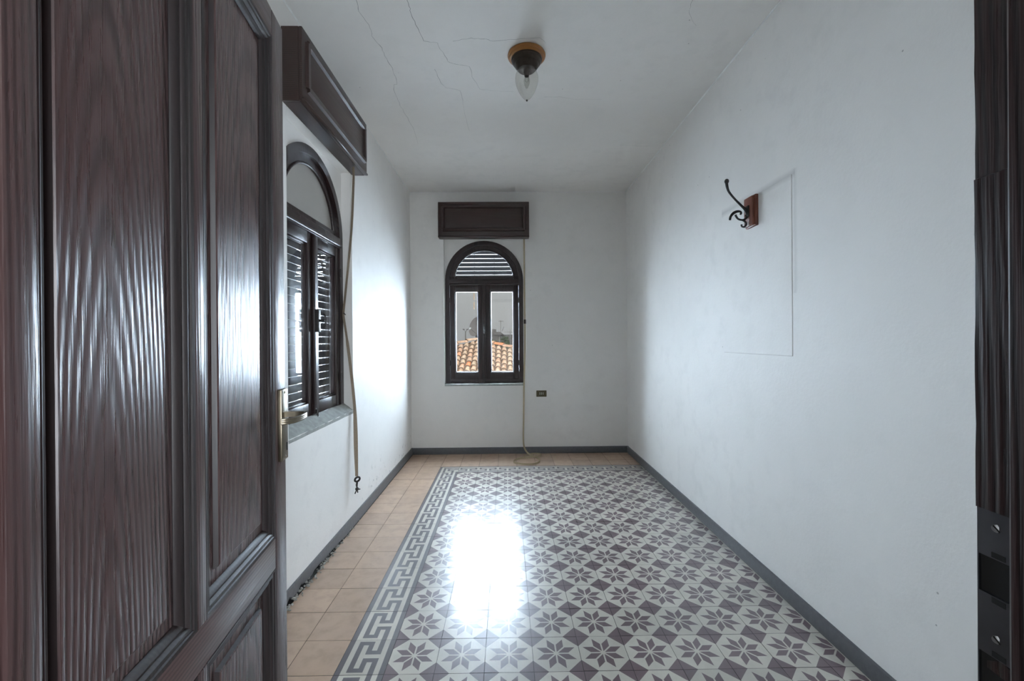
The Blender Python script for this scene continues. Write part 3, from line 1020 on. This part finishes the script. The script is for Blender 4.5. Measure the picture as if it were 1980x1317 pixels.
bm = bmesh.new(); jamb_strip(1.4525, 2.25, JX + 0.0006, 0.0); obj('strike_post', bm, M['jamb'], DF, smooth=25)
bm = bmesh.new(); jamb_strip(0.0, PZ1, JX + 0.0035, 0.0); obj('strike_post', bm, M['jamb'], DF, smooth=25)
bm = bmesh.new()
k = 60
rows = []
for i in range(k + 1):
    z = 2.25 * i / k
    e = random.uniform(0, 0.0006)
    xs = JX - 0.0125
    rows.append([bm.verts.new(q) for q in ((xs, 0.10, z), (xs + random.uniform(-.0003, .0003), 0.20, z), (xs, 0.2915, z), (xs + 0.001 + e, 0.2935, z), (xs + 0.003, 0.2942, z), (JX + 0.09, 0.2942, z), (JX + 0.09, 0.10, z))])
for A, B in zip(rows, rows[1:]):
    for j in range(7): bm.faces.new((A[j], A[(j + 1) % 7], B[(j + 1) % 7], B[j]))
bm.faces.new(rows[0]); bm.faces.new(rows[-1][::-1])
obj('door_stop', bm, M['jamb'], DF, smooth=25)
# strike plate with two openings
SP = empty('strike_plate', parent=DF)
bm = bmesh.new()
ya, yb = 0.2945, JY1 - 0.0012
yh0, yh1 = 0.3025, JY1 - 0.0022
hz = [(1.046, 1.092), (1.138, 1.166)]
x1_, x0_ = JX + 0.0036, JX + 0.0014
zz = [PZ0, hz[0][0], hz[0][1], hz[1][0], hz[1][1], PZ1]
for i in range(5):
    if i in (1, 3):
        box(bm, x0_, x1_, ya, yh0, zz[i], zz[i + 1]); box(bm, x0_, x1_, yh1, yb, zz[i], zz[i + 1])
    else:
        box(bm, x0_, x1_, ya, yb, zz[i], zz[i + 1])
obj('plate', bm, M['steel'], SP)
for (a, b) in hz:
    bm = bmesh.new(); box(bm, x0_ + 0.0019, x1_ - 0.0001, yh0 - .001, yh1 + .001, a - .001, b + .001); obj('opening', bm, M['black'], SP)
    bm = bmesh.new()
    box(bm, x0_ - 0.0003, x0_ + 0.0004, yh0 + 0.004, yh0 + 0.013, a - 0.005, a - 0.001); box(bm, x0_ - 0.0003, x0_ + 0.0004, yh0 + 0.004, yh0 + 0.013, b + 0.001, b + 0.005)
    obj('notch', bm, M['black'], SP)
for z in (1.1895, 1.107):
    bm = bmesh.new()
    lathe(bm, [(0.0, 0.0008), (0.002, 0.0007), (0.003, 0.0002), (0.003, 0)], 14)
    o = obj('screw', bm, M['screw'], SP, smooth=40, loc=(x0_, 0.312, z)); o.rotation_euler = (0.5, -PI / 2, 0)
    bm = bmesh.new(); box(bm, -0.0028, 0.0028, -0.0005, 0.0005, 0.0004, 0.001)
    o2 = obj('slot', bm, M['black'], o); o2.rotation_euler = (0, 0, 0.7)

# ------------------------------------------------------------------ ceiling lamp
LX, LY = 0.134, 2.60
L = empty('ceiling_lamp', (LX, LY, HC))
tag(L, 'small ceiling lamp with amber wooden ring and clear egg shaped glass', 'lamp')
bm = bmesh.new(); lathe(bm, [(0, 0), (0.112, 0), (0.115, -0.008), (0.113, -0.014), (0.106, -0.018), (0.104, -0.023), (0.094, -0.028), (0.0, -0.028)], 40); obj('mounting_ring', bm, M['orange'], L, smooth=35)
bm = bmesh.new(); lathe(bm, [(0, -0.028), (0.094, -0.028), (0.093, -0.036), (0.088, -0.040), (0.087, -0.046), (0.080, -0.056), (0.074, -0.060), (0.072, -0.068), (0.064, -0.080), (0.058, -0.086), (0.052, -0.092), (0.046, -0.092), (0.0, -0.088)], 40)
obj('metal_cup', bm, M['cup'], L, smooth=35)
egg = [(0.040, -0.086), (0.052, -0.094), (0.062, -0.108), (0.068, -0.124), (0.0705, -0.142), (0.069, -0.162), (0.064, -0.184), (0.055, -0.208), (0.043, -0.232), (0.028, -0.254), (0.014, -0.268), (0.006, -0.273), (0.0, -0.2745)]
bm = bmesh.new(); lathe(bm, egg, 32); obj('glass_shade', bm, M['bulb_glass'], L, smooth=True)
bm = bmesh.new(); lathe(bm, [(0.0, -0.088), (0.019, -0.09), (0.02, -0.11), (0.016, -0.118), (0.014, -0.13), (0, -0.131)], 20); obj('lamp_holder', bm, M['cup'], L, smooth=40)
bm = bmesh.new(); lathe(bm, [(0.012, -0.128), (0.017, -0.145), (0.019, -0.16), (0.015, -0.18), (0.006, -0.2), (0, -0.204)], 18); obj('bulb', bm, M['bulb_glass'], L, smooth=True)
bm = bmesh.new(); tube(bm, smooth_path([(-.006, 0, -.13), (-.010, 0, -.155), (0, 0, -.165), (.010, 0, -.155), (.006, 0, -.13)], 4), 0.0008, 6); obj('filament', bm, M['iron'], L)
bm = bmesh.new(); lathe(bm, [(0, -0.27), (0.005, -0.272), (0.006, -0.277), (0.003, -0.281), (0, -0.282)], 12); obj('finial', bm, M['cup'], L, smooth=True)

# ------------------------------------------------------------------ coat hook
HK = empty('coat_hook', (XR, 2.427, 2.05))
tag(HK, 'black iron double coat hook on a small reddish wooden plate', 'coat hook')
bm = bmesh.new(); box(bm, -0.020, -0.003, -0.050, 0.050, -0.088, 0.088, 0.003); box(bm, -0.035, -0.020, -0.042, 0.042, -0.082, 0.082, 0.004)
obj('wooden_plate', bm, M['red_wood'], HK, smooth=30)
bm = bmesh.new(); box(bm, -0.042, -0.034, -0.016, 0.016, -0.030, 0.034, 0.003)
for z in (-0.02, 0.024): bmesh.ops.create_uvsphere(bm, u_segments=8, v_segments=6, radius=0.005, matrix=Matrix.Translation((-0.043, 0.009, z)))
obj('iron_base', bm, M['iron'], HK, smooth=30)


def hk(pts, rads, nm='hook_arm'):
    bm = bmesh.new()
    P = smooth_path([(p[0] - XR, 0, p[1] - 2.05) for p in pts], 5)
    n = len(P)
    rr = []
    for i in range(n):
        t = i / (n - 1) * (len(rads) - 1)
        a = int(min(t, len(rads) - 2)); rr.append(rads[a] + (rads[a + 1] - rads[a]) * (t - a))
    tube(bm, P, rr, 10)
    return obj(nm, bm, M['iron'], HK, smooth=True)


hk([(1.379, 2.035), (1.366, 2.062), (1.340, 2.088), (1.305, 2.124), (1.272, 2.165), (1.262, 2.195), (1.259, 2.215)], [.0095, .008, .0062, .0056, .0060, .0075, .008])
bm = bmesh.new(); bmesh.ops.create_uvsphere(bm, u_segments=14, v_segments=10, radius=0.0125, matrix=Matrix.Translation((1.260 - XR, 0, 2.224 - 2.05)) @ Matrix.Diagonal((1, 1, 1.15, 1))); obj('knob', bm, M['iron'], HK, smooth=True)
hk([(1.379, 2.030), (1.366, 2.010), (1.345, 2.004), (1.322, 2.012), (1.308, 2.034)], [.007, .006, .0055, .0055, .006])
hk([(1.277, 2.004), (1.282, 2.024), (1.297, 2.042), (1.318, 2.052), (1.335, 2.052), (1.342, 2.044), (1.337, 2.036)], [.006, .0066, .0085, .0075, .006, .0055, .006])
hk([(1.348, 2.004), (1.366, 1.992), (1.369, 1.975), (1.358, 1.964), (1.345, 1.968), (1.344, 1.978)], [.005, .0052, .0052, .005, .0048, .0055])

# ------------------------------------------------------------------ wall socket
SO = empty('wall_socket', (0.404, YB, 0.698))
tag(SO, 'small olive brass power socket low on the end wall', 'socket')
bm = bmesh.new(); box(bm, -0.060, 0.060, -0.009, 0.0, -0.037, 0.037, 0.004); obj('cover_plate', bm, M['socket'], SO, smooth=30)
bm = bmesh.new(); box(bm, -0.030, 0.030, -0.0095, -0.006, -0.020, 0.020, 0.001); obj('insert', bm, M['cup'], SO)
for x in (-0.019, 0.0, 0.019):
    bm = bmesh.new(); box(bm, x - 0.005, x + 0.005, -0.0112, -0.009, -0.013, 0.015, 0.0015); o = obj('contact', bm, M['ivory'], SO, smooth=30)
    bm = bmesh.new(); box(bm, x - 0.002, x + 0.002, -0.0116, -0.0105, -0.004, 0.004); obj('hole', bm, M['black'], o)

# ------------------------------------------------------------------ shutter straps
SL = empty('shutter_strap', (XL, 3.09, 0.25))
tag(SL, 'tan shutter strap with a ring hanging beside the left window', 'strap')
def rel(pts, o): return [Vector(p) - Vector(o) for p in pts]
oL = (XL, 3.09, 0.25)
pts = smooth_path(rel([(-1.048, 2.975, 2.532), (-1.052, 2.985, 2.42), (-1.085, 3.03, 2.1), (-1.135, 3.075, 1.78), (-1.170, 3.100, 1.55), (-1.172, 3.103, 1.51), (-1.150, 3.103, 1.35), (-1.118, 3.103, 1.08), (-1.098, 3.103, 0.86), (-1.088, 3.100, 0.70), (-1.083, 3.092, 0.52), (-1.081, 3.085, 0.36)], oL), 6)
ribbon('strap', pts, 0.020, 0.0015, [Vector((0.75, -0.35 + .5 * (i > len(pts) * .55), 0.1)) for i in range(len(pts))], M['strap_old'], SL)
pts = smooth_path(rel([(-1.104, 3.108, 0.86), (-1.104, 3.108, 0.70), (-1.099, 3.102, 0.52), (-1.086, 3.09, 0.36)], oL), 6)
ribbon('strap_end', pts, 0.016, 0.0015, (0.3, 1, 0), M['strap_old'], SL)
bm = bmesh.new()
c = Vector((-1.080, 3.095, 0.335)) - Vector(oL)
sweep(bm, [c + Vector((0.016 * math.cos(2 * PI * i / 20) * .7, 0.018 * math.cos(2 * PI * i / 20), 0.015 * math.sin(2 * PI * i / 20))) for i in range(20)], circ(0.0072, 8), closed_path=True)
obj('ring', bm, M['iron'], SL, smooth=True)
bm = bmesh.new()
tube(bm, smooth_path(rel([(-1.080, 3.085, 0.322), (-1.083, 3.08, 0.30), (-1.080, 3.088, 0.275)], oL), 3), 0.004, 6)
tube(bm, smooth_path(rel([(-1.080, 3.102, 0.318), (-1.082, 3.10, 0.295), (-1.080, 3.090, 0.275)], oL), 3), 0.004, 6)
bmesh.ops.create_icosphere(bm, subdivisions=2, radius=0.013, matrix=Matrix.Translation(Vector((-1.08, 3.088, 0.268)) - Vector(oL)))
for d in ((.01, .03, -.012), (-.01, -.015, -.03), (.0, .014, -.03)):
    tube(bm, rel([(-1.08, 3.088, 0.268), (-1.08 + d[0], 3.088 + d[1], 0.268 + d[2])], oL), 0.0045, 6)
obj('knot', bm, M['iron'], SL, smooth=40)
bm = bmesh.new(); tube(bm, rel([(-1.19, 3.128, 1.53), (-1.165, 3.095, 1.53)], oL), 0.0035, 6); tube(bm, rel([(-1.165, 3.095, 1.53), (-1.155, 3.098, 1.518)], oL), 0.003, 6)
obj('nail', bm, M['iron'], SL)

oB = (0.2, 4.99, 0.0)
SB = empty('shutter_strap', oB)
tag(SB, 'beige shutter strap hanging by the far window and coiled on the floor', 'strap')
pts = smooth_path(rel([(0.214, 5.02, 2.53), (0.214, 5.02, 2.2), (0.214, 5.008, 1.9), (0.215, 4.998, 1.56)], oB), 5)
ribbon('strap', pts, 0.019, 0.0015, (1, 0, 0), M['strap'], SB)
pts = smooth_path(rel([(0.216, 4.996, 1.52), (0.212, 4.990, 1.2), (0.200, 4.985, 0.8), (0.192, 4.982, 0.4), (0.188, 4.975, 0.16), (0.200, 4.955, 0.075), (0.235, 4.905, 0.030), (0.29, 4.84, 0.014), (0.345, 4.74, 0.011), (0.352, 4.64, 0.011), (0.30, 4.555, 0.011), (0.21, 4.535, 0.011), (0.11, 4.575, 0.011), (0.066, 4.635, 0.011), (0.10, 4.72, 0.011), (0.175, 4.80, 0.011), (0.215, 4.88, 0.012), (0.29, 4.945, 0.012), (0.375, 4.93, 0.012), (0.385, 4.86, 0.012), (0.33, 4.80, 0.022), (0.24, 4.765, 0.022), (0.165, 4.76, 0.014)], oB), 6)
sd = []
for i, p in enumerate(pts):
    z = p.z
    k = max(0, min(1, (z - 0.02) / 0.10))
    sd.append(Vector((1, 0, 0)) * k + Vector((0, 0, 1)) * (1 - k) + Vector((0, 0.25, 0)) * (1 - k))
ribbon('strap_coil', pts, 0.019, 0.0015, sd, M['strap'], SB)
bm = bmesh.new(); box(bm, 0.2155 - .013 - oB[0], 0.2155 + .013 - oB[0], 4.990 - oB[1], 5.003 - oB[1], 1.515, 1.565, 0.003); obj('buckle', bm, M['cup'], SB, smooth=30)

# ------------------------------------------------------------------ outside: neighbour's tiled roof
AX, AY, AZ = -1.135, 16.4, 1.30       # apex
SLOPE = math.tan(R(21.5))
HIPK = 0.62                           # dY per |dX| along the hips
RF = empty('tiled_roof', (AX, AY, AZ))
tag(RF, 'terracotta barrel tile roof of the house outside the far window', 'roof')
Lr, Rr = 3.6, 3.4
bm = bmesh.new()
front = 5.0
v = [bm.verts.new(q) for q in ((0, 0, 0), (-Lr, -HIPK * Lr, -HIPK * Lr * SLOPE), (-Lr, -front, -front * SLOPE), (Rr, -front, -front * SLOPE), (Rr, -HIPK * Rr, -HIPK * Rr * SLOPE))]
bm.faces.new(v)
v2 = [bm.verts.new(q) for q in ((0, 5, -1.9), (-Lr, 3.5, -3.2), (-Lr, -front, -4.5), (Rr, -front, -4.5), (Rr, 3.5, -3.2))]
for a, b in ((0, 1), (1, 2), (2, 3), (3, 4), (4, 0)): bm.faces.new((v[a], v[b], v2[b], v2[a]))
obj('roof_deck', bm, M['roof_under'], RF)


def barrel(name, r0_, r1_, length, n=7):
    """half-round tile lying along -Y (downhill), origin at upper end"""
    bm = bmesh.new()
    rows = []
    for (y, r, up) in ((0, r0_, -0.01), (-length, r1_, 0.028)):
        rows.append([bm.verts.new((r * math.cos(PI * i / n), y, r * 0.86 * math.sin(PI * i / n) + up)) for i in range(n + 1)])
    for i in range(n): bm.faces.new((rows[0][i], rows[0][i + 1], rows[1][i + 1], rows[1][i]))
    inner = [bm.verts.new((v_.co.x * 0.8, v_.co.y, (v_.co.z - 0.028) * 0.74 + 0.004)) for v_ in rows[1]]
    for i in range(n): bm.faces.new((rows[1][i], rows[1][i + 1], inner[i + 1], inner[i]))
    bmesh.ops.recalc_face_normals(bm, faces=bm.faces[:])
    me = bpy.data.meshes.new(name); bm.to_mesh(me); bm.free()
    me.materials.append(M['roof']); me.materials.append(M['roof_under'])
    for i_, p in enumerate(me.polygons):
        p.use_smooth = True
        p.material_index = 1 if i_ >= n else 0
    return me


me_cov = barrel('cover_tile', 0.066, 0.088, 0.42)
EXP = 0.37
ang = math.atan(SLOPE)
cols = int(4.7 / 0.2)
for c_ in range(-12, 13):
    xx = c_ * 0.2 + 0.05
    top = HIPK * abs(xx)
    s = top / math.cos(ang) + 0.05
    jit = random.uniform(0, 0.03)
    while s * math.cos(ang) < 4.4:
        o = bpy.data.objects.new('roof_tile', me_cov); COL.objects.link(o); o.parent = RF
        d = s + jit + random.uniform(-.015, .015)
        o.location = (xx + random.uniform(-.012, .012), -d * math.cos(ang), -d * math.sin(ang) + 0.005)
        o.rotation_euler = (ang, 0, random.uniform(-.05, .05))
        s += EXP
me_hip = barrel('hip_tile', 0.085, 0.105, 0.44)
for sgn, ln in ((-1, 3.4), (1, 3.2)):
    hv = Vector((sgn, -HIPK, -HIPK * SLOPE)).normalized()
    tot = ln * math.sqrt(1 + HIPK ** 2)
    s = 0.0
    while s < tot:
        o = bpy.data.objects.new('hip_tile', me_hip); COL.objects.link(o); o.parent = RF
        o.location = hv * s + Vector((0, 0, 0.045 + random.uniform(-.006, .006)))
        q = hv.to_track_quat('-Y', 'Z')
        o.rotation_mode = 'QUATERNION'; o.rotation_quaternion = q
        s += 0.40

# satellite dish and mast on that roof
DS = empty('satellite_dish', (-1.10, 17.0, 1.15))
tag(DS, 'grey satellite dish behind the ridge of the tiled roof', 'satellite dish')
bm = bmesh.new()
prof = [(0.0, 0.0), (0.12, 0.008), (0.24, 0.032), (0.34, 0.064), (0.40, 0.088), (0.405, 0.094), (0.40, 0.094), (0.34, 0.072), (0.24, 0.040), (0.12, 0.016), (0.0, 0.010)]
lathe(bm, prof, 32)
dish = obj('reflector', bm, M['dish'], DS, smooth=40, loc=(-0.05, 0.0, 0.68)); dish.rotation_euler = Vector((-0.75, -0.70, 0.30)).to_track_quat('Z', 'Y').to_euler()
bm = bmesh.new(); tube(bm, [(0.06, 0.12, -0.2), (0.06, 0.12, 0.75)], 0.03, 10); tube(bm, [(0.06, 0.12, 0.6), (-0.03, 0.0, 0.62)], 0.025, 8); obj('bracket', bm, M['galv'], DS, smooth=40)
bm = bmesh.new(); tube(bm, [(0.05, -0.02, 0.30), (-0.30, -0.42, 0.62)], 0.012, 8); box(bm, -0.34, -0.26, -0.46, -0.38, 0.58, 0.66, 0.01); obj('feed_arm', bm, M['galv'], DS, smooth=40)
AN = empty('tv_antenna', (-1.10, 17.2, 1.0))
tag(AN, 'tall mast with a vertical television antenna beside the satellite dish', 'antenna')
bm = bmesh.new(); tube(bm, [(0, 0, 0), (0, 0, 2.6)], 0.019, 8); obj('mast', bm, M['galv'], AN, smooth=40)
bm = bmesh.new(); tube(bm, [(0.0, 0, 1.90), (-0.2, -0.06, 1.88)], 0.009, 6); tube(bm, [(-0.02, 0, 2.0), (-0.16, -0.02, 1.99)], 0.005, 6); tube(bm, [(-0.02, 0, 1.8), (-0.14, -0.02, 1.80)], 0.005, 6); obj('boom', bm, M['galv'], AN, smooth=40)
for (z0, z1) in ((1.93, 2.19), (1.55, 1.84)):
    bm = bmesh.new(); box(bm, -0.205, -0.165, -0.08, -0.04, z0, z1, 0.006); obj('element', bm, M['rust'], AN)

# far things
LP = empty('street_lamp', (-2.86, 30.0, -4.0))
tag(LP, 'thin two headed street lamp standing far beyond the roof', 'street lamp')
bm = bmesh.new(); tube(bm, [(0, 0, 0), (0, 0, 5.9)], [0.06, 0.035], 8); obj('pole', bm, M['galv'], LP, smooth=40)
for s in (-1, 1):
    bm = bmesh.new(); tube(bm, [(0, 0, 5.88), (s * 0.07, 0, 6.0), (s * 0.13, 0, 6.06)], 0.02, 6); obj('arm', bm, M['galv'], LP)
    bm = bmesh.new(); box(bm, s * 0.13 - 0.07, s * 0.13 + 0.07, -0.05, 0.05, 6.04, 6.10, 0.02); obj('lamp_head', bm, M['conc'], LP)
BD = empty('far_building', (-0.3, 40.0, -5.0))
tag(BD, 'dark grey low building with a chimney on the skyline', 'building')
bm = bmesh.new(); box(bm, -2.6, -0.27, 0, 5, 0, 7.02); obj('wall', bm, M['conc'], BD)
bm = bmesh.new(); box(bm, -1.05, -0.67, 0.2, 0.8, 7.0, 7.32); obj('chimney', bm, M['conc'], BD)
bm = bmesh.new()
v = [bm.verts.new(q) for q in ((-2.6, -0.1, 7.02), (-0.27, -0.1, 7.06), (0.05, -0.1, 6.8), (-2.6, -0.1, 6.75), (-2.6, 5, 7.02), (-0.27, 5, 7.06), (0.05, 5, 6.8), (-2.6, 5, 6.75))]
for f in ((0, 1, 2, 3), (7, 6, 5, 4), (0, 4, 5, 1), (1, 5, 6, 2)): bm.faces.new([v[i] for i in f])
obj('roof', bm, M['conc'], BD)
bm = bmesh.new(); box(bm, -0.26, 2.6, 0.5, 6, 0, 6.74); box(bm, -0.28, 2.62, 0.45, 6, 6.74, 6.80); obj('wing', bm, M['conc'], BD)
A2 = empty('tv_antenna', (-0.54, 40.3, 2.085))
tag(A2, 'small television antenna on the far grey building', 'antenna')
bm = bmesh.new(); tube(bm, [(0, 0, 0), (0, 0, 1.05)], 0.025, 6); obj('mast', bm, M['galv'], A2)
bm = bmesh.new(); tube(bm, [(-0.2, 0, 0.98), (0.26, 0, 0.98)], 0.014, 6)
for x in (-0.16, -0.05, 0.08, 0.2): tube(bm, [(x, -0.15, 0.98), (x, 0.15, 0.98)], 0.01, 6); tube(bm, [(x, 0, 0.90), (x, 0, 1.06)], 0.008, 6)
obj('boom', bm, M['galv'], A2)
bm = bmesh.new(); tube(bm, [(0.1, 0, 0.02), (0.3, 0, 0.45)], 0.03, 6); obj('stay', bm, M['galv'], A2)
A3 = empty('tv_antenna', (0.30, 34.0, 1.2))
tag(A3, 'wide television antenna at the right edge of the far window view', 'antenna')
bm = bmesh.new(); tube(bm, [(0, 0, -7.2), (0, 0, 0.9)], 0.022, 6); obj('mast', bm, M['galv'], A3)
bm = bmesh.new(); tube(bm, [(-0.46, 0, 0.74), (0.5, 0, 0.70)], 0.016, 6)
for i in range(9): x = -0.42 + 0.11 * i; tube(bm, [(x, -0.1, 0.69), (x, 0.1, 0.77)], 0.009, 6)
obj('boom', bm, M['galv'], A3)
bm = bmesh.new(); tube(bm, [(-0.78 + .02, 0, -7.2), (-0.78 + .02, 0, 0.32)], 0.035, 8)
PO = obj('vent_pipe', bm, M['galv'], loc=(0.31, 28.0, 1.2)); tag(PO, 'pale vent pipe standing between the far trees', 'pipe')


def tree(loc, rx, rz, label, n=170):
    Tn = empty('tree', loc)
    tag(Tn, label, 'tree', 'trees beyond the roof')
    bm = bmesh.new(); tube(bm, [(0, 0, 0), (0.05, 0, 3.0), (0, 0, 5.2)], [0.12, 0.09, 0.04], 7); obj('trunk', bm, M['bark'], Tn)
    bm = bmesh.new()
    for i in range(n):
        a, b, r = random.random() * 2 * PI, random.uniform(-1, 1), random.random() ** 0.4
        p = Vector((math.cos(a) * math.sqrt(1 - b * b) * rx * r, math.sin(a) * math.sqrt(1 - b * b) * rx * r, 5.1 + b * rz * r))
        s = random.uniform(0.05, 0.11)
        bmesh.ops.create_icosphere(bm, subdivisions=1, radius=s, matrix=Matrix.Translation(p) @ Matrix.Rotation(random.random() * 3, 4, 'X') @ Matrix.Diagonal((1, .8, .5, 1)))
    obj('crown', bm, M['leaf'], Tn)


tree((-0.86, 28.0, -4.12), 0.30, 0.36, 'dark green tree top left of the pale vent pipe')
tree((-0.10, 28.4, -4.0), 0.30, 0.44, 'dark green tree top right of the pale vent pipe')
gr = bxo('ground', -40, 40, 6.5, 120, -6.2, -6.0, M['ground']); tag(gr, 'grey ground far below the window', kind='structure')
